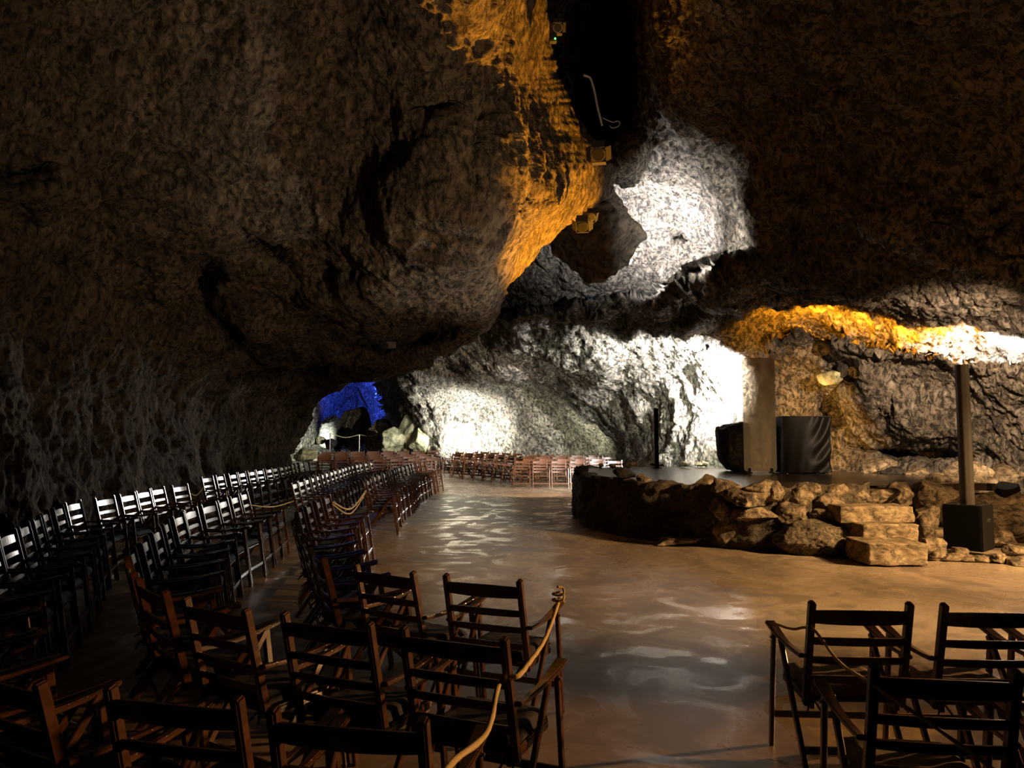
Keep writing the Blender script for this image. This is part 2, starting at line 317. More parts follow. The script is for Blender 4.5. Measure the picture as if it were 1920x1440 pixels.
bp_ = [(450, 950, 40), (450, 700, 42), (555, 800, 34.5), (590, 750, 35.5), (625, 790, 41), (640, 750, 43), (680, 730, 41), (600, 640, 34), (760, 950, 33.5), (760, 800, 33.5), (760, 700, 31), (900, 950, 32), (900, 850, 32), (900, 750, 31), (900, 650, 26),
       (1050, 950, 31), (1050, 850, 31), (1050, 740, 29), (1050, 650, 24), (1150, 950, 29), (1150, 868, 29), (1150, 750, 26), (1150, 650, 22.5), (1240, 950, 23.5), (1240, 868, 23.5), (1300, 900, 21.5), (1300, 740, 21.5), (1300, 640, 20.3),
       (1450, 900, 20), (1450, 700, 20), (1450, 560, 17.5), (1600, 900, 18.6), (1600, 750, 18.6), (1600, 600, 16.7), (1600, 400, 13.7), (1750, 920, 17), (1750, 750, 17), (1750, 600, 15), (1750, 350, 12.2),
       (1920, 950, 15.5), (1920, 750, 15.3), (1920, 500, 13), (1920, 200, 10.2), (2350, 1000, 11.5), (2350, 600, 11), (2350, 200, 8.3), (2350, -300, 6.5), (960, 600, 24), (1100, 545, 22), (1200, 520, 21), (1200, 400, 18.5), (1080, 450, 19.6), (1000, 490, 21.5),
       (1200, 300, 17), (1240, 200, 15.2), (1320, 300, 15.4), (1300, 0, 11.7), (1450, 200, 12.7), (1450, 0, 10.7), (1110, 100, 20), (1110, -100, 18), (1030, 0, 21), (980, 100, 22), (1700, 0, 8.9), (1920, -250, 6.8), (1300, -350, 9), (700, 400, 24), (700, 0, 22), (450, 300, 26), (1000, -350, 18)]
BD = rbf(bp_)
xs = np.concatenate([np.linspace(450, 1920, 500, endpoint=False), np.linspace(1920, 2350, 60)]); ys = np.concatenate([np.linspace(-400, 0, 50, endpoint=False), np.linspace(0, 1000, 380), np.linspace(1006, 1130, 10)])
PX, PY = np.meshgrid(xs, ys); D = BD(PX, np.minimum(PY, 950))
jig = 9 * pnoise(np.stack([PX / 38, PY / 60, PX * 0], -1)) * 2 + 6 * pnoise(np.stack([PX / 14, PY / 20, PX * 0 + 3], -1)) * 2
def lip(pts, down_amt, down_len, up_amt, up_len, x0, x1, wdt=7.0):
    """horizontal ledge along a line: rock below comes forward by down_amt, rock above sinks back by up_amt"""
    global D
    q = np.array(pts, float); yl = np.interp(PX, q[:, 0], q[:, 1]) + jig
    m = sstep((PX - x0) / 60 + 0.5) * sstep((x1 - PX) / 60 + 0.5); d = PY - yl
    dn = sstep(d / wdt + 0.5); D = D - m * down_amt * dn * np.exp(-np.clip(d, 0, None) / down_len) + m * up_amt * (1 - dn) * np.exp(np.clip(d, None, 0) / up_len)
lip([(900, 590), (1000, 582), (1060, 588), (1150, 575), (1230, 560), (1300, 520), (1400, 490)], 3.2, 70, 0.9, 60, 950, 1400)
lip([(1400, 640), (1500, 625), (1570, 632), (1650, 652), (1750, 670), (1920, 692), (2350, 740)], 1.0, 130, 1.7, 45, 1450, 2500)
lip([(1400, 550), (1480, 545), (1560, 515), (1600, 530), (1650, 560), (1700, 586), (1730, 590), (1760, 555), (1850, 538), (1920, 525), (2350, 480)], 0.9, 60, -0.8, 160, 1450, 2500)
lip([(1620, 400), (1700, 425), (1760, 468), (1850, 500), (1950, 520), (2350, 600)], 0.2, 40, -0.8, 90, 1640, 2500)
lip([(1040, 640), (1200, 625), (1400, 600)], -0.6, 60, -0.5, 40, 1150, 1350)
# mouth of the far chamber
cx_ = np.interp(PY, [640, 700, 730, 760, 790, 800, 850, 1100], [690, 700, 708, 722, 755, 785, 802, 802]) + jig * 0.6
D = D + np.where(PY > 640, 1, 0) * 5.0 * (1 - sstep((PX - cx_) / 10 + 0.5)) * sstep((PY - 640) / 60)
# narrow chimney at the top of the vault
D = D + 5.0 * np.exp(-(((PX - 1125) / 62) ** 4)) * sstep((300 - PY) / 90)
def dentb(x, y, rx, ry, d, rot=0.0):
    global D
    c, s_ = math.cos(rot), math.sin(rot); u = ((PX - x) * c + (PY - y) * s_) / rx; v = (-(PX - x) * s_ + (PY - y) * c) / ry
    D = D + d * np.exp(-(u * u + v * v) ** 1.5)
dentb(1590, 700, 26, 24, 1.5, 0.5); dentb(1570, 760, 40, 40, 0.7); dentb(1700, 850, 110, 18, 1.2, 0.05); dentb(1610, 705, 60, 70, -0.7); dentb(1720, 780, 90, 50, -0.8, 0.3); dentb(1480, 760, 50, 80, -0.5)
dentb(1170, 290, 34, 36, -2.0); dentb(1420, 420, 60, 120, -0.9, 0.2); dentb(1280, 440, 26, 14, 0.8, 0.4)
dentb(1100, 690, 60, 60, -1.0); dentb(930, 700, 60, 30, -1.2); dentb(1010, 800, 40, 30, -.8)
W = P(PX, PY, D); W = rough_up(W, 0.30, 0.20, 0.075, (1.0, 1.0, 0.8), 9.4)
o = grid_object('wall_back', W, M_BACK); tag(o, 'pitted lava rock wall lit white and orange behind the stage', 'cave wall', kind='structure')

# ------------------------------------------------------------------ rocks
def rock_mesh(size, seed, sub=4, cuts=9, rough=0.10, lo=0.5, box=1.0):
    bm = bmesh.new(); bmesh.ops.create_icosphere(bm, subdivisions=sub, radius=1.0)
    v = np.array([x.co[:] for x in bm.verts]); r = np.random.RandomState(seed); v = np.sign(v) * np.abs(v) ** box
    for k in range(cuts):
        n = r.normal(size=3); n /= np.linalg.norm(n); d = r.uniform(lo, 0.85); e = v @ n - d
        v = v - np.clip(e, 0, None)[:, None] * n
    v = v * (1 + rough * (fbm(v * 1.6 + seed * 3.7, 3) + 0.35 * ridged(v * 4.5 + seed, 3)))[:, None]; v = v / (np.abs(v).max(0))
    v = v * np.array(size) / 2
    for x, c in zip(bm.verts, v): x.co = c
    me = bpy.data.meshes.new('rock'); bm.to_mesh(me); bm.free(); return me
def rock(name, c, size, seed, label, group=None, m=None, rz=0.0, tilt=0.0, sub=4, cuts=9, rough=0.12, lo=0.45, cat='rock', box=1.0):
    o = link(name, rock_mesh(size, seed, sub, cuts, rough, lo, box), m or M_BOULD, smooth=True)
    o.location = c; o.rotation_euler = (tilt, tilt * 0.6, rz); tag(o, label, cat, group); return o

# hanging mass of rock under the vault, between the orange face and the white one
c = PV(1098, 430, 16.9)
o = link('ceiling', rock_mesh((2.6, 2.0, 2.15), 31, 6, 7, 0.35, 0.7), rock_mat('rock_hanging', (0.05, 0.037, 0.028), (0.10, 0.078, 0.055), (0.17, 0.13, 0.095), 1.0, 0.06, (1.4, 1.4, .6), pit=5.0), smooth=True); o.location = c; o.rotation_euler = (0, 0.65, 0)
tag(o, 'dark rock lobe hanging from the vault beside the orange face', 'cave ceiling', kind='structure')

# floor ---------------------------------------------------------------
gx = np.linspace(-16, 16, 81); gy = np.linspace(-3, 48, 128); GX, GY = np.meshgrid(gx, gy)
GZ = np.clip(GY - 23.5, 0, None) * 0.03
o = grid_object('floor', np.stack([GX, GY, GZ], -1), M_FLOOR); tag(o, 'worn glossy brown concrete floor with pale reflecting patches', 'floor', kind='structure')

# ------------------------------------------------------------------ stage
ST = 0.90
base_px = [(1079, 948), (1086, 968), (1104, 985), (1150, 1000), (1215, 1012), (1300, 1020), (1380, 1030), (1460, 1034), (1540, 1028), (1640, 1024), (1760, 1018), (1860, 1010)]
ring = [G(x, y) for x, y in base_px]
back = [Vector((8.2, 12.2, 0)), Vector((8.2, 15.0, 0)), Vector((7.4, 17.2, 0)), Vector((6.0, 18.3, 0)), Vector((4.4, 19.3, 0)), Vector((2.9, 19.4, 0)), Vector((2.0, 18.9, 0))]
outline = ring + back
stage = tag(empty('stage', (5.0, 14.5, 0)), 'raised dark stage ringed by rough lava stones under the lit wall', 'stage')
def local(o, v): return Vector(v) - o.location
cen = Vector((5.0, 14.8, 0))
bm = bmesh.new(); top = []
for p in outline:
    q = p + (cen - p).normalized() * 0.25; top.append(bm.verts.new(local(stage, (q.x, q.y, ST))))
f = bm.faces.new(top); r_ = bmesh.ops.extrude_face_region(bm, geom=[f])
for v in r_['geom']:
    if isinstance(v, bmesh.types.BMVert): v.co.z -= 0.12
bmesh.ops.recalc_face_normals(bm, faces=bm.faces[:]); o = link('deck', finish(bm), M_DECK, stage); o['label'] = 'smooth dark stage boards reflecting the lights'
# rough rim wall
path = smooth_path([Vector((2.0, 18.9, 0))] + ring[:10], 14); n = len(path); zs = np.linspace(-0.05, ST + 0.02, 26); W = np.zeros((30, n, 3))
for i, p in enumerate(path):
    inn = (cen - p).normalized()
    for j in range(26):
        q = p + inn * (0.10 * (j / 25) ** 2); W[j, i] = (q.x, q.y, zs[j])
    for j in range(26, 30):
        q = p + inn * (0.14 + 0.09 * (j - 25)); W[j, i] = (q.x, q.y, zs[-1] - 0.02 * (j - 26))
q = W * 2.3; amp = 0.20 * ridged(q * np.array([0.8, 0.8, 1.3]), 4) + 0.1 * fbm(W * 1.1, 2)
nn = (np.array(cen) - W); nn[..., 2] = 0; nn /= np.linalg.norm(nn, axis=-1)[..., None]
W = W - nn * (amp[..., None]); W[24:29, :, 2] += 0.13 * np.clip(fbm(W[24:29] * 3.1, 3), -0.1, 1) 
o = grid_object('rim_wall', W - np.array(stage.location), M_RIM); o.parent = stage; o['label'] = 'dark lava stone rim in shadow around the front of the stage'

def stone(px0, py0, px1, py1, Y, seed, label, group=None, depth=0.5, **k):
    a = P(px0, py1, Y); b_ = P(px1, py0, Y); wdt = b_[0] - a[0]; h = b_[2] - a[2]
    return rock(k.pop('name', 'boulder'), Vector(((a[0] + b_[0]) / 2, Y, (a[2] + b_[2]) / 2)), (wdt, depth, h), seed, label, group, **k)
def eY(x):   # depth of the stage rim under photo column x
    pts = [(G(a, b).y, a) for a, b in base_px]; return float(np.interp(x, [p[1] for p in pts], [p[0] for p in pts]))
SW = 'stones of the stage wall'
st = [ # x0,y0,x1,y1, extra depth, label
 (1082, 876, 1098, 896, 0.25, 'small dark stone upright on the far left tip of the stage rim'),
 (1154, 880, 1186, 900, .1, 'angular dark stone standing alone on the left stage rim'),
 (1198, 893, 1216, 911, .1, 'small brown stone on the stage rim right of the angular dark one'),
 (1232, 902, 1252, 914, .1, 'low flat dark stone on the stage rim'),
 (1302, 892, 1342, 938, .15, 'round topped brown stone where the lit part of the stage wall begins'),
 (1338, 900, 1386, 942, .1, 'brown ridged stone right of the round topped one on the rim'),
 (1392, 902, 1458, 944, .1, 'long slanting brown slab leaning on the stage rim'),
 (1368, 918, 1445, 952, -.05, 'broad tan stone under the slanting slab'),
 (1335, 935, 1368, 974, -.08, 'small tan stone with a pale fleck low in the stage wall'),
 (1372, 950, 1450, 976, -.02, 'flat brown stone in the middle course of the stage wall'),
 (1360, 970, 1422, 1018, -.06, 'large brown block at the foot of the stage wall'),
 (1306, 974, 1332, 1022, -.08, 'upright tan wedge stone at the foot of the stage wall'),
 (1230, 1008, 1310, 1026, -.12, 'low ragged tan stone lying on the floor against the dark stage wall'),
 (1330, 1006, 1376, 1024, -.10, 'low brown rubble stone beside the upright wedge'),
 (1436, 905, 1470, 945, .05, 'small knobbly stone on the stage rim'),
 (1462, 944, 1508, 982, -.05, 'tan domed stone resting above the big porous boulder'),
 (1466, 912, 1526, 958, .05, 'slanted brown stone beside the domed one'),
 (1510, 908, 1538, 934, .15, 'small round stone on the stage rim left of the steps'),
 (1538, 908, 1588, 938, .15, 'rough brown rim stone above the top step'),
 (1524, 928, 1582, 960, .0, 'brown block stone left of the top step'),
 (1518, 956, 1578, 984, -.10, 'tan pointed stone lying above the porous boulder'),
 (1586, 915, 1626, 946, .2, 'small tan stone just above the top step'),
 (1612, 916, 1676, 946, .25, 'broad tan stone behind the right half of the top step'),
 (1664, 905, 1708, 950, .3, 'upright tan slab right above the steps'),
 (1692, 897, 1790, 962, .35, 'large pale pointed slab right of the steps'),
 (1716, 950, 1762, 985, .1, 'brown rubble stone right of the top step'),
 (1722, 960, 1752, 1000, .0, 'round brown rubble stone right of the middle step'),
 (1726, 985, 1770, 1022, -.1, 'rough tan rubble stone left of the black speaker box'),
 (1722, 1010, 1772, 1042, -.3, 'long tan stone slanting down beside the bottom step'),
 (1738, 1036, 1772, 1054, -.45, 'flat tan stone at the floor right of the bottom step'),
 (1766, 1040, 1802, 1055, -.5, 'small flat tan stone below the black speaker box'),
 (1790, 1026, 1812, 1048, -.45, 'small upright stone under the front of the speaker box'),
 (1806, 1044, 1828, 1056, -.55, 'tiny flat stone on the floor below the speaker box'),
 (1826, 1044, 1852, 1057, -.55, 'small angular stone on the floor right of the tiny flat one'),
 (1852, 1040, 1888, 1058, -.5, 'low rounded stone on the floor right of the speaker box'),
 (1850, 990, 1895, 1030, -.05, 'tan angular boulder right of the black speaker box'),
 (1888, 1024, 1925, 1046, -.2, 'flat pale slab at the right edge of the rubble'),
 (1890, 1042, 1945, 1064, -.4, 'dark rough stone at the bottom right of the rubble'),
 (1898, 968, 1940, 1008, .2, 'ribbed round boulder at the right edge of the picture'),
 (1855, 950, 1918, 990, .4, 'broad ribbed tan boulder behind the black speaker box'),
 (1872, 930, 1935, 962, .6, 'long pale slab lying at the right edge above the ribbed boulders'),
 (1822, 888, 1880, 952, 1.0, 'large pale pyramid shaped boulder behind the black column'),
 (1776, 868, 1862, 915, 1.9, 'large round topped pale boulder behind the black column'),
 (1744, 890, 1802, 925, 1.0, 'heap stone with knobbly top left of the black column'),
 (1700, 880, 1740, 900, 3.2, 'brown stone on the back of the stage at right'),
 (1658, 878, 1700, 896, 3.8, 'low dark stone lying on the back of the stage'),
 (1612, 862, 1672, 892, 4.4, 'dark pyramid shaped stone at the back of the stage'),
 (1864, 870, 1935, 912, 3.0, 'orange lit boulder at the foot of the right wall'),
]
for k, (x0, y0, x1, y1, dd, lab) in enumerate(st):
    Y = eY(min((x0 + x1) / 2, 1860)) + dd + 0.1
    if x0 > 1290 and y0 > 895: Y -= 0.2
    wd = (x1 - x0) / F * Y
    if y1 >= 1012: Y = G((x0 + x1) / 2, y1 - 1).y + 0.4 * min(0.7, wd * 0.9)
    stone(x0 - 6, y0 - 4, x1 + 6, y1 + (3 if y1 < 1012 else 0), Y, 100 + k * 7, lab, SW if k < 23 else 'rubble stones right of the steps', depth=max(0.16, min(0.7, wd * 0.9)), cuts=16, rough=0.2, sub=5, box=0.7, lo=0.6, rz=0.1 * (k % 5 - 2), m=M_DARKROCK if k in (0, 1, 3, 45) else M_BOULD)
stone(1448, 973, 1607, 1050, G(1527, 1046).y + 0.42, 77, 'big porous brown lava boulder on the floor left of the steps', depth=0.95, m=M_POROUS, sub=6, cuts=6, rough=0.2, lo=0.75)
# filler rubble heap under the stones
o = link('rubble_heap', rock_mesh((3.6, 2.0, 1.0), 9, 6, 6, 0.3, 0.75), M_BOULD, smooth=True); o.location = (8.1, 12.7, 0.25); tag(o, 'heap of brown lava rubble filling the slope right of the steps', 'rubble', kind='stuff')
o = link('rubble_heap', rock_mesh((2.0, 0.6, 1.1), 19, 6, 6, 0.3, 0.8), M_BOULD, smooth=True); o.location = (3.9, 11.45, 0.25); tag(o, 'packed rubble between the stones of the lit stage wall', 'rubble', kind='stuff')

# steps
def slab(px0, py0, px1, py1, Y, dep, seed, label):
    a = P(px0, py1, Y); b_ = P(px1, py0, Y); bm = bmesh.new()
    bmesh.ops.create_cube(bm, size=1); bmesh.ops.subdivide_edges(bm, edges=bm.edges[:], cuts=22, use_grid_fill=True)
    wd, h = b_[0] - a[0], b_[2] - a[2]
    v = np.array([x.co[:] for x in bm.verts]); 
    r = np.sum(np.abs(v * 2) ** 14, axis=1) ** (-1 / 14); v = v * np.minimum(r, 1.0)[:, None] if False else v
    v = v * np.array([wd, dep, h]); nrm = v / (np.linalg.norm(v, axis=1)[:, None] + 1e-6)
    v = v + nrm * (0.05 * fbm(v * 3.2 + seed, 4))[:, None] + 0.02 * pnoise(v * np.array([2, 2, 14.0]) + seed)[:, None] * nrm
    for x, c in zip(bm.verts, v): x.co = c
    me = bpy.data.meshes.new('slab'); bm.to_mesh(me); bm.free()
    o = link('stone_step', me, M_SLAB, smooth=True); md = o.modifiers.new('bevel', 'BEVEL'); md.width = 0.01; o.location = ((a[0] + b_[0]) / 2, Y + dep / 2, (a[2] + b_[2]) / 2)
    tag(o, label, 'step', 'rough stone steps up to the stage'); return o
slab(1578, 950, 1712, 980, 10.75, 0.55, 1, 'top rough stone step, the widest, level with the stage rim')
slab(1618, 984, 1722, 1016, 10.35, 0.55, 2, 'middle rough stone step with a chipped right front')
slab(1630, 1020, 1740, 1060, 9.75, 0.7, 3, 'bottom layered stone step resting on the concrete floor')

# ------------------------------------------------------------------ things on the stage
# right column speaker
sp = tag(empty('column_speaker', (6.50, 10.75, 0.08)), 'tall bronze column speaker on a square black base beside the stone steps', 'speaker')
bm = bmesh.new(); bm_box(bm, (0, 0, 0.32), (0.50, 0.50, 0.63)); o = link('base_box', finish(bm, 0.012), M_BLACK, sp); o.rotation_euler = (0, 0, -0.85); sub_ = o
o['label'] = 'black square bass cabinet'
bm = bmesh.new(); bm_box(bm, (0, -0.253, 0.32), (0.45, 0.012, 0.57)); g = link('grille', finish(bm, 0.004), M_GRILLE, sub_)
bm = bmesh.new(); bm_box(bm, (0.253, 0.02, 0.42), (0.012, 0.14, 0.05)); g = link('handle', finish(bm, 0.004), M_STEEL, sub_)
bm = bmesh.new(); bmesh.ops.create_cone(bm, cap_ends=True, segments=10, radius1=0.097, radius2=0.090, depth=2.02, matrix=Matrix.Translation((0.0, 0, 1.62))); o = link('column', finish(bm, 0.006), M_BRONZE, sp); o['label'] = 'slim bronze many sided column'
bm = bmesh.new(); bmesh.ops.create_cone(bm, cap_ends=True, segments=24, radius1=0.12, radius2=0.12, depth=0.02, matrix=Matrix.Translation((0, 0, 0.62))); link('mounting_plate', finish(bm, 0.003), M_BLACK, sp)
# far column speaker
c = G(1231, 870, ST)
s2 = tag(empty('column_speaker', (c.x, 18.4, ST)), 'slim black column speaker at the back left of the stage', 'speaker')
s2.location = PV(1231, 818 + 1092 / 18.4 , 18.4); s2.location.z = ST
bm = bmesh.new(); bm_box(bm, (0, 0, 0.74), (0.10, 0.12, 1.46)); o = link('column', finish(bm, 0.01), M_BLACK, s2)
bm = bmesh.new(); bm_box(bm, (0, 0, 0.012), (0.22, 0.26, 0.024)); link('base_plate', finish(bm, 0.005), M_BLACK, s2)
bm = bmesh.new(); bm_box(bm, (0, -0.064, 0.76), (0.075, 0.008, 1.3)); link('grille', finish(bm, 0.002), M_GRILLE, s2)

# draped case
cx0 = PV(1503, 884, 15.9); dr = tag(empty('draped_case', (cx0.x, 15.9, ST)), 'equipment case hidden under a black glossy drape on the stage', 'draped case')
nx, nz = 150, 44; W = np.zeros((nz, nx, 3)); hw, hd, hh = 0.50, 0.34, 1.19
per = [(-hw, -hd), (hw, -hd), (hw, hd), (-hw, hd)]; L = 4 * (hw + hd); 
for i in range(nx):
    u = (i / (nx - 1)) * L
    if u < 2 * hw: x, y, ox, oy = -hw + u, -hd, 0, -1
    elif u < 2 * hw + 2 * hd: x, y, ox, oy = hw, -hd + (u - 2 * hw), 1, 0
    elif u < 4 * hw + 2 * hd: x, y, ox, oy = hw - (u - 2 * hw - 2 * hd), hd, 0, 1
    else: x, y, ox, oy = -hw, hd - (u - 4 * hw - 2 * hd), -1, 0
    for j in range(nz):
        k = j / (nz - 1); z = hh - k * (hh - 0.03)
        swag = 0.02 * math.sin(9 * u + 2.0 * k) * k ** 0.6 + 0.008 * math.sin(21 * u + 3 * k) * k
        if 0.5 < u < 1.0: swag += 0.045 * math.sin(26 * math.hypot(u - 0.25, (1 - k) * 0.8 - 1.05)) * sstep(np.array((u - 0.5) * 3)).item()
        W[j, i] = (x + ox * swag, y + oy * swag, z)
o = grid_object('drape', W, M_CLOTH); o.parent = dr; o['label'] = 'black satin cloth hanging in folds'
bm = bmesh.new(); bm_box(bm, (0, 0, hh), (2 * hw + .01, 2 * hd + .01, 0.02)); bmesh.ops.subdivide_edges(bm, edges=bm.edges[:], cuts=3, use_grid_fill=True); o = link('drape_top', finish(bm), M_CLOTH, dr)
bm = bmesh.new(); bm_box(bm, (0, 0, 0.58), (2 * hw - .1, 2 * hd - .1, 1.14)); o = link('case', finish(bm, 0.01), M_BLACK, dr)
for sx in (-1, 1):
    for sy in (-1, 1):
        bm = bmesh.new(); bmesh.ops.create_cone(bm, cap_ends=True, segments=14, radius1=0.02, radius2=0.02, depth=0.03, matrix=Matrix.Translation((sx * 0.40, sy * 0.26, 0.015)) @ Matrix.Rotation(math.pi / 2, 4, 'X')); link('caster', finish(bm), M_STEEL, dr)

# dark stone block behind
a = PV(1374, 835, 16.9)
o = rock('rock_pillar', (a.x, 16.9, ST + 0.555), (0.74, 0.50, 1.14), 55, 'black rough rock block standing left of the draped case', None, M_DARKROCK, sub=5, cuts=5, rough=0.14, lo=0.99, box=0.25)
# clear acrylic screen
a = PV(1426, 876, 15.35); ac = tag(empty('acrylic_screen', (a.x, 15.35, ST)), 'tall clear acrylic panel with rounded corners standing before the draped case', 'screen')
ac.rotation_euler = (0, 0, -0.12)
def rounded_panel(w_, z0, z1, t_, r_):
    bm = bmesh.new(); vs = []
    for cx_2, cz, a0 in ((w_ / 2 - r_, z1 - r_, 0), (-w_ / 2 + r_, z1 - r_, 90), (-w_ / 2 + r_, z0 + r_, 180), (w_ / 2 - r_, z0 + r_, 270)):
        for k in range(7):
            an = math.radians(a0 + 15 * k); vs.append(bm.verts.new((cx_2 + r_ * math.cos(an), -t_ / 2, cz + r_ * math.sin(an))))
    f = bm.faces.new(vs); ex = bmesh.ops.extrude_face_region(bm, geom=[f])
    for v in ex['geom']:
        if isinstance(v, bmesh.types.BMVert): v.co.y += t_
    bmesh.ops.recalc_face_normals(bm, faces=bm.faces[:]); return finish(bm)
link('panel', rounded_panel(0.65, 0.07, 2.40, 0.012, 0.05), M_ACRYL, ac)
for sx in (-0.22, 0.22):
    bm = bmesh.new(); bm_box(bm, (sx, 0, 0.04), (0.05, 0.34, 0.03)); bm_box(bm, (sx, 0, 0.085), (0.05, 0.045, 0.09)); link('foot', finish(bm, 0.004), M_BLACK, ac)
# small pale rocks at the stage back
for k, (x0, y0, x1, y1, lab) in enumerate([(1165, 866, 1200, 877, 'flat wedge stone on the back left edge of the stage'), (1218, 867, 1246, 877, 'thin dark stone at the foot of the slim black speaker'), (1272, 864, 1298, 875, 'small cluster stone on the stage edge below the white wall'), (1300, 866, 1322, 875, 'pale stone on the stage edge below the white wall'), (1314, 863, 1328, 874, 'round brown stone right of the pale one at the stage back'), (1120, 868, 1132, 878, 'round brown stone on the far left stage corner'), (1140, 869, 1156, 878, 'low brown stone on the far left stage corner')]):
    stone(x0, y0, x1, y1, 18.6, 400 + k, lab, 'stones along the back of the stage', depth=0.3, m=M_BOULD)

# ------------------------------------------------------------------ chairs
def slat_mesh(z, h, t_, bowamt=0.015):
    bm = bmesh.new(); n = 9; sec = []
    for i in range(n):
        x = -0.215 + 0.43 * i / (n - 1); c_ = 1 - (2 * i / (n - 1) - 1) ** 2
        y0 = -0.20 - (z - 0.42) * 0.26 - bowamt * c_; hh_ = h * (0.86 + 0.14 * c_) / 2; r_ = hh_ * 0.26
        sec.append([bm.verts.new((x, y0 - t_ / 2 + r_, z - hh_)), bm.verts.new((x, y0 + t_ / 2 + r_, z - hh_)), bm.verts.new((x, y0 + t_ / 2 - r_, z + hh_)), bm.verts.new((x, y0 - t_ / 2 - r_, z + hh_))])
    for A, B in zip(sec, sec[1:]):
        for k in range(4): bm.faces.new((A[k], A[(k + 1) % 4], B[(k + 1) % 4], B[k]))
    bm.faces.new(sec[0][::-1]); bm.faces.new(sec[-1]); bmesh.ops.recalc_face_normals(bm, faces=bm.faces[:])
    return finish(bm, 0.003, 1)
def by(z): return -0.20 - (z - 0.42) * 0.26
X = Vector((1, 0, 0)); parts = []
def add_part(name, me, m): parts.append((name, me, m))
for s_ in (-1, 1):
    bm = bmesh.new(); v = bar(bm, (s_ * 0.225, by(0.90), 0.90), (s_ * 0.225, by(0.38), 0.38), 0.032, 0.044)
    add_part('back_post', finish(bm, 0.007), M_WOOD)
for z, h_ in ((0.825, 0.075), (0.705, 0.042), (0.61, 0.040), (0.515, 0.040)): add_part('back_slat', slat_mesh(z, h_, 0.016), M_WOOD)
for s_ in (-1, 1):
    bm = bmesh.new(); n = 8; sec = []
    for i in range(n):
        t = i / (n - 1); y = -0.245 + t * 0.51; z = 0.615 + 0.035 * t - 0.02 * math.sin(math.pi * t); wd = 0.030 + 0.026 * sstep(np.array((t - 0.3) / 0.7)).item(); x = s_ * (0.252 + 0.008 * t)
        sec.append([bm.verts.new((x - wd / 2, y, z)), bm.verts.new((x + wd / 2, y, z)), bm.verts.new((x + wd / 2, y, z + 0.022)), bm.verts.new((x - wd / 2, y, z + 0.022))])
    for A, B in zip(sec, sec[1:]):
        for k in range(4): bm.faces.new((A[k], A[(k + 1) % 4], B[(k + 1) % 4], B[k]))
    bm.faces.new(sec[0][::-1]); bm.faces.new(sec[-1]); bmesh.ops.recalc_face_normals(bm, faces=bm.faces[:]); add_part('armrest', finish(bm, 0.005), M_WOOD)
for s_ in (-1, 1):
    bm = bmesh.new(); bar(bm, (s_ * 0.262, 0.19, 0.635), (s_ * 0.262, 0.285, 0.0), 0.022, 0.036); add_part('leg', finish(bm, 0.004, 1), M_WOOD)
    bm = bmesh.new(); bar(bm, (s_ * 0.239, 0.17, 0.635), (s_ * 0.239, -0.275, 0.0), 0.022, 0.036); add_part('leg', finish(bm, 0.004, 1), M_WOOD)
bm = bmesh.new(); bm_box(bm, (0, 0.258, 0.175), (0.51, 0.018, 0.036)); add_part('stretcher', finish(bm, 0.003, 1), M_WOOD)
bm = bmesh.new(); bm_box(bm, (0, -0.170, 0.155), (0.465, 0.018, 0.036)); add_part('stretcher', finish(bm, 0.003, 1), M_WOOD)
bm = bmesh.new()
for k in range(5): bm_box(bm, (0, -0.165 + k * 0.088, 0.405), (0.415, 0.072, 0.016))
for s_ in (-1, 1): bm_box(bm, (s_ * 0.200, 0.0, 0.385), (0.022, 0.44, 0.034))
add_part('seat', finish(bm, 0.003, 1), M_WOOD)
SMALL_N = len(parts)
bolts = []
for s_ in (-1, 1):
    bolt = bmesh.new(); bmesh.ops.create_cone(bolt, cap_ends=True, segments=10, radius1=0.008, radius2=0.006, depth=0.012, matrix=Matrix.Translation((s_ * 0.277, 0.19, 0.60)) @ Matrix.Rotation(math.pi / 2, 4, 'Y')); bolts.append(finish(bolt))
def cushion_mesh(seed):
    bm = bmesh.new(); bmesh.ops.create_grid(bm, x_segments=20, y_segments=20, size=0.5); 
    top = np.array([v.co[:] for v in bm.verts]); e = 1 - np.maximum(np.abs(top[:, 0]), np.abs(top[:, 1])) * 2
    z = 0.045 * np.clip(e * 6, 0, 1) ** 0.5 + 0.008 * fbm(top * 6 + seed, 3)
    bm2 = bmesh.new(); n = 21
    for sgn in (1, -1):
        vs = [bm2.verts.new((p[0] * 0.42, p[1] * 0.43 + 0.01, 0.425 + (zz if sgn > 0 else 0.0))) for p, zz in zip(top, z)]
        for f in bm.faces:
            ids = [v.index for v in f.verts]
            if sgn < 0: ids = ids[::-1]
            bm2.faces.new([vs[i] for i in ids])
    bmesh.ops.remove_doubles(bm2, verts=bm2.verts[:], dist=0.0005); bm.free(); return finish(bm2)
cush = cushion_mesh(4)
ties = [tube_mesh([Vector((s_ * 0.235, -0.25, 0.37)), Vector((s_ * 0.215, -0.225, 0.40)), Vector((s_ * 0.2, -0.2, 0.42)), Vector((s_ * 0.185, -0.23, 0.395)), Vector((s_ * 0.17, -0.27, 0.36))], 0.005, 6) for s_ in (-1, 1)]

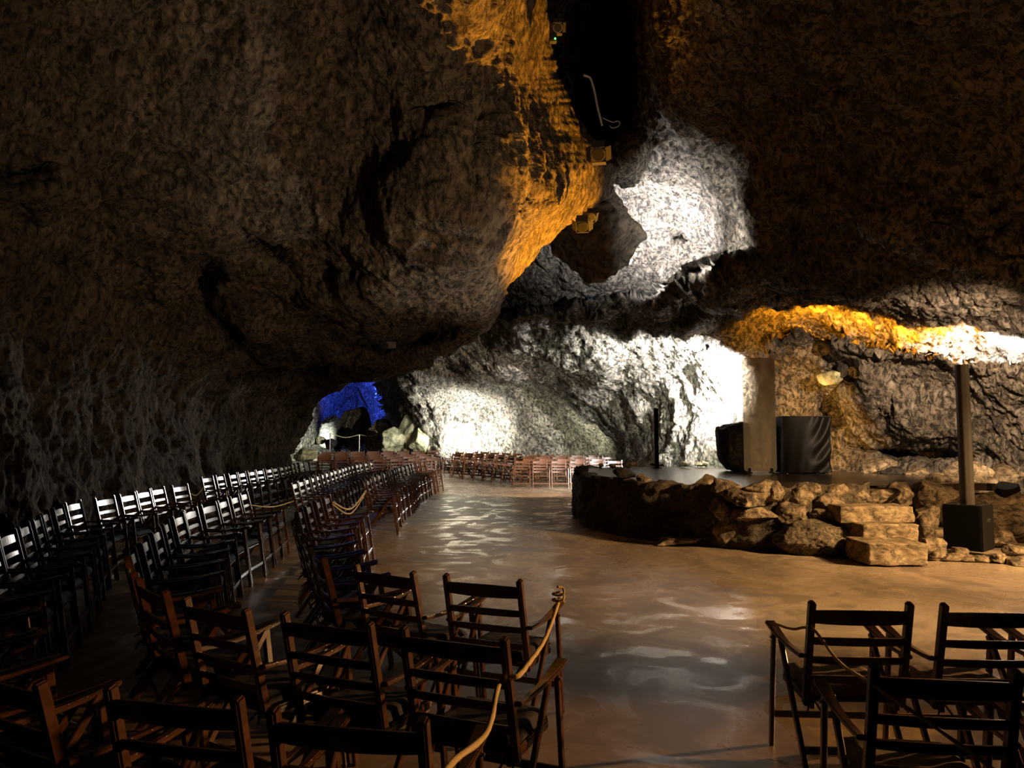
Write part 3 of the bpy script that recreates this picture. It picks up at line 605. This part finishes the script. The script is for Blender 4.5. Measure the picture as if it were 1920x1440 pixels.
def make_proto(name, cushion):
    r = empty(name)
    for nm, me, m in parts:
        o = bpy.data.objects.new(nm, me); COL.objects.link(o); o.parent = r
        if not me.materials: me.materials.append(m)
    for bt in bolts:
        o = bpy.data.objects.new('bolt', bt); COL.objects.link(o); o.parent = r; o['label'] = 'steel bolt'
        if not bt.materials: bt.materials.append(M_STEEL)
    me = cush.copy(); me.materials.append(cushion); me.polygons.foreach_set('use_smooth', [True] * len(me.polygons))
    o = bpy.data.objects.new('cushion', me); COL.objects.link(o); o.parent = r; o['label'] = 'thin padded seat cushion'
    for tm in ties: me = tm.copy(); me.materials.append(cushion); t_ = bpy.data.objects.new('tie', me); COL.objects.link(t_); t_.parent = o
    return r
def copy_tree(o, parent=None):
    c = o.copy(); COL.objects.link(c); c.parent = parent
    for ch in list(o.children): copy_tree(ch, c)
    return c
protoD = make_proto('folding_chair', M_CUSH_D); protoB = make_proto('folding_chair', M_CUSH_B)
# one-piece chair for the distance
bmj = bmesh.new()
for nm, me, m in parts: bmj.from_mesh(me)
far_me = bpy.data.meshes.new('far_chair'); bmj.to_mesh(far_me); bmj.free(); far_me.materials.append(M_WOOD); far_used = []
used = {'D': False, 'B': False}; TREES = []
crng = random.Random(3)
def place_chair(x, y, rz, label, group, kind='D', far=False):
    if far:
        o = bpy.data.objects.new('folding_chair', far_me); COL.objects.link(o)
    else:
        pr = protoD if kind == 'D' else protoB
        o = copy_tree(pr) if used[kind] else pr
        used[kind] = True
    o.location = (x, y, fz(y)); o.rotation_euler = (0, 0, rz); tag(o, label, 'chair', group); return o
ORD = ['first', 'second', 'third', 'fourth', 'fifth', 'sixth', 'seventh', 'eighth', 'ninth', 'tenth', 'eleventh', 'twelfth', 'thirteenth', 'fourteenth', 'fifteenth', 'sixteenth', 'seventeenth', 'eighteenth', 'nineteenth', 'twentieth', 'twenty-first', 'twenty-second', 'twenty-third', 'twenty-fourth', 'twenty-fifth', 'twenty-sixth']
def T(px, py):
    q = G(px, py, 0.90); 
    for _ in range(3): q = G(px, py, 0.90 + fz(q.y))
    return Vector((q.x, q.y))
def row(pts, label, group, pitch=0.595, start=0.0, far_y=17.5, offset=0.325, jit=0.035, kind='D', world=False, rev=False):
    pp = [Vector((p[0], p[1], 0)) if (world or abs(p[0]) < 12 and abs(p[1]) < 60 and len(p) == 3) else T(*p[:2]).to_3d() for p in pts]
    path = smooth_path(pp, 12); L = [0.0]
    for a, b in zip(path, path[1:]): L.append(L[-1] + (b - a).length)
    s = start; out = []; ctr = []
    while s <= L[-1] + 0.12:
        ss = min(s, L[-1]); i = max(1, min(len(L) - 1, int(np.searchsorted(L, ss)))); t = (ss - L[i - 1]) / max(1e-6, L[i] - L[i - 1]); p = path[i - 1].lerp(path[i], t)
        a = path[max(0, i - 3)]; b = path[min(len(path) - 1, i + 2)]; d = (b - a).normalized(); nrm = Vector((d.y, -d.x, 0))
        c0 = p + nrm * offset
        if ctr and (c0 - ctr[-1]).length < pitch: s += 0.03; continue
        ctr.append(c0); c = c0 + Vector((crng.uniform(-jit, jit), crng.uniform(-jit, jit), 0)) * 0.5
        rz = math.atan2(nrm.y, nrm.x) - math.pi / 2 + crng.uniform(-jit, jit) * 1.5
        # never push one chair into the frame in front of the camera
        out.append((c.x, c.y, rz)); s += 0.03
    for k, (x, y, rz) in enumerate(out):
        place_chair(x, y, rz, label.format(ORD[len(out) - 1 - k if rev else k]), group, kind, far=y > far_y)
    return out
w3 = lambda x, y: (x, y, 1)
lab = 'dark wooden folding armchair, {} '
RC1 = row([(908, 1082), (742, 1068), (620, 1048), (572, 1012), (553, 975), (562, 955), (590, 939), (621, 924)], lab + 'from roped aisle in front row, left block', 'chairs of the left block front row')
RC2 = row([(680, 902), (700, 892), (725, 884), (745, 876), (765, 871), (790, 866), (820, 865), (856, 866)], lab + 'beyond the rope gap in the front row at left', 'chairs of the far front row on the left')
RB1 = row([(850, 1183), (608, 1155), (425, 1133), (300, 1105), (240, 1062), (243, 1032), (268, 1009), (294, 989), (345, 957), (404, 939), (469, 919)], lab + 'from roped aisle in second row, left block', 'chairs of the left block second row')
RB2 = row([(549, 904), (590, 892), (629, 880), (667, 870), (700, 865)], lab + 'beyond the gap in the second row at left', 'chairs of the far second row on the left')
RA1 = row([(650, 1332), (315, 1300), (30, 1270), w3(-2.25, 2.9), w3(-2.95, 3.7), w3(-3.6, 4.8), (12, 997), (50, 978), (87, 957), (134, 940), (211, 929), (292, 914), (340, 908)], lab + 'from the near end of back row by left rock wall', 'chairs of the left block back row')
RA2 = row([(389, 893), (429, 888), (472, 882), (522, 875), (562, 867), (600, 862)], lab + 'beyond the gap in the wall-side back row', 'chairs of the far back row along the left wall')
RR1 = row([w3(2.87, 3.50), w3(2.25, 3.54), w3(1.64, 3.58)], 'dark wooden folding armchair with brown cushion, {} from left in right block front row', 'chairs of the right block front row', pitch=0.60, kind='B', jit=0.01, rev=True)
RR2 = row([w3(2.09, 2.50), w3(1.47, 2.58)], 'dark wooden folding armchair with brown cushion, {} from left in right block second row', 'chairs of the right block second row', pitch=0.60, kind='B', jit=0.01, rev=True)
fr = 'reddish far folding chair, {} from left in '
row([w3(0.33, 24.0), w3(3.4, 24.0)], fr + 'front row beyond the stage', 'chairs facing us beyond the stage, front row', offset=0)
row([w3(-2.3, 28.2), w3(-1.2, 27.2), w3(-.3, 26.0), w3(.5, 25.2), w3(3.5, 25.1)], fr + 'second row beyond the stage', 'chairs facing us beyond the stage, second row', offset=0)
row([w3(-2.3, 29.5), w3(-.2, 27.3), w3(.6, 26.3), w3(3.5, 26.2)], fr + 'third row beyond the stage', 'chairs facing us beyond the stage, third row', offset=0)
row([w3(-2.2, 30.6), w3(0, 28.5), w3(.8, 27.5), w3(3.5, 27.4)], fr + 'last row beyond the stage', 'chairs facing us beyond the stage, last row', offset=0)
for k, (a, b, c) in enumerate(((w3(-4.9, 24.6), w3(-3.6, 25.1), w3(-2.4, 25.5)), (w3(-6.5, 25.9), w3(-4.6, 26.3), w3(-2.6, 26.9)), (w3(-6.8, 27.2), w3(-5.0, 27.7), w3(-3.0, 28.3)), (w3(-7.1, 28.5), w3(-5.2, 29.1), w3(-3.2, 29.8)), (w3(-7.3, 29.8), w3(-5.2, 30.4), w3(-2.9, 30.9)))):
    row([a, b, c], fr + ORD[k] + ' row of the far left block', 'chairs of the far left block, ' + ORD[k] + ' row', offset=0)

# ------------------------------------------------------------------ ropes
def rope(pts, r, label, seg=8):
    o = link('rope', tube_mesh(smooth_path(pts, 10), r, seg, 0.12), M_ROPE, smooth=True); tag(o, label, 'rope'); return o
def along(c, lx, ly, z):   # a point given in the frame of a chair
    x, y, rz = c; return Vector((x + lx * math.cos(rz) - ly * math.sin(rz), y + lx * math.sin(rz) + ly * math.cos(rz), z))
A0 = along(RC1[0], 0.26, 0.22, 0.672)
rp = [along(RC1[0], 0.28, 0.16, 0.60), along(RC1[0], 0.30, 0.20, 0.665), along(RC1[0], 0.25, 0.20, 0.675)] 
B0 = along(RB1[0], 0.262, -0.27, 0.745); C0 = along(RA1[0], 0.262, -0.25, 0.72)
m1 = A0.lerp(B0, 0.5) - Vector((0, 0, 0.06)); m2 = B0.lerp(C0, 0.5) - Vector((0, 0, 0.05))
rope([A0, A0.lerp(B0, 0.25) - Vector((0, 0, 0.045)), m1, A0.lerp(B0, 0.8) - Vector((0, 0, 0.03)), B0, along(RB1[0], 0.20, -0.31, 0.72), m2, C0, C0 + Vector((-0.05, -0.25, -0.14)), C0 + Vector((-0.1, -0.6, -0.42))], 0.0105, 'golden rope tied along the aisle ends of the near left rows')
bm = bmesh.new()
o = link('rope_knot', tube_mesh(smooth_path([A0 + Vector((0.035 * math.cos(a), 0.02 * math.sin(a * 2), 0.018 * math.sin(a) + 0.006 * k)) for k, a in enumerate([i * 1.1 for i in range(14)])], 5), 0.007), M_ROPE, smooth=True); tag(o, 'golden rope knot wound round the armrest of the near left front chair', 'rope knot')
A1 = along(RR1[-1], -0.26, 0.20, 0.672); B1 = along(RR1[-1], -0.225, -0.32, 0.77); C1 = along(RR2[-1], -0.225, -0.335, 0.83)
rope([A1, A1.lerp(B1, 0.5) + Vector((0, 0, -0.015)), B1, B1.lerp(C1, 0.5) - Vector((0, 0, 0.035)), C1, C1 + Vector((0.14, -0.35, -0.10)), C1 + Vector((0.34, -0.9, -0.30))], 0.0065, 'thin pale rope strung across the right block chairs')
a = along(RC1[-1], -0.2, -0.27, 0.80); b = along(RC2[0], 0.2, -0.27, 0.75)
rope([a, a.lerp(b, 0.5) - Vector((0, 0, 0.20)), b], 0.012, 'slack rope sagging across the gap of the left front row', 6)
rope([a - Vector((0, 0, .03)), a.lerp(b, 0.5) - Vector((0, 0, 0.27)), b - Vector((0, 0, .03))], 0.010, 'lower slack rope strand across the gap of the left front row', 6)
a = along(RB1[-1], -0.2, -0.27, 0.70); b = along(RB2[0], 0.2, -0.27, 0.60)
rope([a, a.lerp(b, 0.5) - Vector((0, 0, 0.06)), b], 0.009, 'thin rope across the gap of the left second row', 6)
a = along(RA1[-1], -0.2, -0.27, 0.75); b = along(RA2[0], 0.2, -0.27, 0.72)
rope([a, a.lerp(b, 0.5) - Vector((0, 0, 0.10)), b], 0.008, 'thin rope across the gap of the wall-side row', 6)
# far rope barrier on posts
def post(x, y0, Y, label):
    q = PV(x, y0, Y); bm = bmesh.new(); z = fz(Y); bmesh.ops.create_cone(bm, cap_ends=True, segments=10, radius1=0.028, radius2=0.024, depth=q.z - z, matrix=Matrix.Translation((q.x, Y, (q.z + z) / 2))); o = link('rope_post', finish(bm), M_STEEL); tag(o, label, 'post'); return q
q1 = post(619, 812, 33.5, 'thin metal rope post before the dark cave mouth, left one'); q2 = post(674, 815, 33.5, 'thin metal rope post before the dark cave mouth, right one')
rope([q1, q1.lerp(q2, .5) - Vector((0, 0, .16)), q2], 0.014, 'slack rope hanging between the two far posts', 6)
q3 = PV(714, 812, 33.5); rope([q2, q2.lerp(q3, .5) - Vector((0, 0, .1)), q3], 0.012, 'short rope from the right far post to the rocks', 6)

# ------------------------------------------------------------------ boulders by the far chamber
FB = 'boulders at the far cave mouth'
M_YROCK = rock_mat('pale_boulder', (0.16, 0.15, 0.08), (0.32, 0.31, 0.17), (0.5, 0.48, 0.3), 1.0, 0.03, pit=4.0)
for k, (x0, y0, x1, y1, Y, lab_, m_) in enumerate([
    (738, 775, 800, 850, 32.6, 'large yellowish broken boulder at the right of the cave mouth', M_YROCK), (712, 800, 765, 855, 32.3, 'yellow grey slab boulder leaning at the cave mouth', M_YROCK),
    (762, 800, 806, 858, 32.0, 'cracked yellowish boulder next to the white lit wall', M_YROCK), (628, 744, 706, 848, 38.5, 'big rounded dark boulder inside the cave mouth', M_BACK),
    (596, 778, 650, 850, 38.2, 'black boulder at the left inside the cave mouth', M_DARKROCK), (680, 795, 716, 846, 34.5, 'brown boulder behind the far rope', M_BOULD),
    (692, 785, 735, 815, 36.0, 'pale lit stone heap between dark boulders', M_YROCK), (545, 838, 600, 868, 27.0, 'pale stone lying behind the end of the wall-side chairs', M_YROCK),
    (608, 822, 632, 846, 34.2, 'small pointed dark stone at the foot of the left far post', M_DARKROCK), (585, 818, 612, 838, 34.6, 'pale rough stone left of the far rope posts', M_YROCK),
    (860, 868, 960, 880, 32, 'low dark rock strip behind the far chairs', M_DARKROCK)]):
    stone(x0, y0, x1, y1, Y, 600 + k * 3, lab_, FB, depth=1.0, m=m_, sub=5, cuts=10, rough=0.2)
# small pale ledge rock on the right wall, dark cloth on the right
stone(1535, 692, 1582, 722, 17.3, 720, 'pale grey rock knob sticking out of the orange lit wall', depth=0.6, m=M_YROCK, name='rock_knob')
stone(1572, 676, 1590, 708, 17.1, 721, 'dark stone wedged beside the pale rock knob', depth=0.4, m=M_DARKROCK, name='rock_knob')
stone(1868, 900, 1912, 934, 11.6, 722, 'dark grey cloth bundle dropped on the rubble at right', depth=0.4, m=M_CLOTH, name='cloth_bundle', cat='cloth', rough=0.05)

# ------------------------------------------------------------------ stage lamps hanging from the vault
def spotlight(loc, aim, size, label, doors=True, lens=None):
    r = tag(empty('spotlight', loc), label, 'spotlight', 'spotlights under the vault')
    r.rotation_euler = (Vector(aim) - Vector(loc)).to_track_quat('-Z', 'Y').to_euler(); s = size
    bm = bmesh.new(); bmesh.ops.create_cone(bm, cap_ends=True, segments=18, radius1=0.5 * s, radius2=0.38 * s, depth=1.1 * s, matrix=Matrix.Translation((0, 0, 0.5 * s))); link('housing', finish(bm, 0.02 * s), M_LAMPY, r)
    bm = bmesh.new(); bmesh.ops.create_cone(bm, cap_ends=True, segments=18, radius1=0.42 * s, radius2=0.42 * s, depth=0.03 * s, matrix=Matrix.Translation((0, 0, -0.06 * s))); link('lens', finish(bm), lens or M_BLACK, r)
    if doors:
        for k in range(4):
            R = Matrix.Rotation(k * math.pi / 2, 4, 'Z') @ Matrix.Translation((0, 0.5 * s, -0.05 * s)) @ Matrix.Rotation(0.9, 4, 'X')
            bm = bmesh.new(); bmesh.ops.create_cube(bm, size=1, matrix=R @ Matrix.Translation((0, 0.28 * s, 0)) @ Matrix.Diagonal((0.95 * s, 0.55 * s, 0.02 * s, 1))); link('barn_door', finish(bm), M_LAMPY, r)
    bm = bmesh.new()
    for sx in (-1, 1): bm_box(bm, (sx * 0.56 * s, 0, 0.75 * s), (0.04 * s, 0.1 * s, 0.9 * s))
    bm_box(bm, (0, 0, 1.2 * s), (1.16 * s, 0.1 * s, 0.04 * s)); link('yoke', finish(bm), M_LAMPY, r)
    return r
spotlight(PV(1122, 290, 13.0), PV(1100, 420, 10.5), 0.26, 'black barn door spotlight against the tip of the orange rock')
spotlight(PV(1092, 425, 13.2), PV(1085, 600, 11.5), 0.22, 'black spotlight with bright edges below the orange rock')
spotlight(PV(1108, 408, 13.6), PV(1180, 560, 11.5), 0.18, 'rear small spotlight of the cluster below the orange rock')
spotlight(PV(1046, 52, 12.0), PV(1100, 200, 8), 0.16, 'small spotlight beside the top of the orange rock')
spotlight(PV(705, 650, 15.5), PV(640, 900, 14), 0.26, 'barn door spotlight tucked under the left overhang')
spotlight(PV(730, 660, 15.8), PV(760, 900, 14), 0.26, 'dark spotlight right of its twin under the left overhang')
spotlight(PV(683, 648, 15.4), PV(660, 900, 14), 0.16, 'smallest spotlight with white rim under the left overhang')
bm = bmesh.new(); q = PV(1037, 72, 11.8); bm_box(bm, q, (0.12, 0.12, 0.14)); o = link('junction_box', finish(bm, 0.01), M_LAMPY); tag(o, 'small grey box with green light under the vault', 'box')
bm = bmesh.new(); bmesh.ops.create_uvsphere(bm, u_segments=10, v_segments=8, radius=0.016, matrix=Matrix.Translation(q + Vector((0.03, -0.07, -0.04)))); o2 = link('indicator_light', finish(bm), emit('green_led', (0.1, 1.0, 0.2), 3)); o2.parent = o; o2.name = 'indicator_light'
tag(link('cable', tube_mesh(smooth_path([PV(x, y, 16.3) for x, y in ((1094, 141), (1106, 146), (1111, 158), (1116, 178), (1119, 195), (1123, 212), (1129, 236))], 8), 0.028), M_WHITE, smooth=True), 'white cable hanging down in the dark vault', 'cable')
tag(link('cable', tube_mesh(smooth_path([PV(x, y, 16.3) for x, y in ((1130, 221), (1140, 226), (1150, 229), (1158, 227), (1162, 231), (1159, 237), (1148, 240), (1143, 235))], 8), 0.014), M_WHITE, smooth=True), 'thin curled white cable end beside the hanging white cable', 'cable')
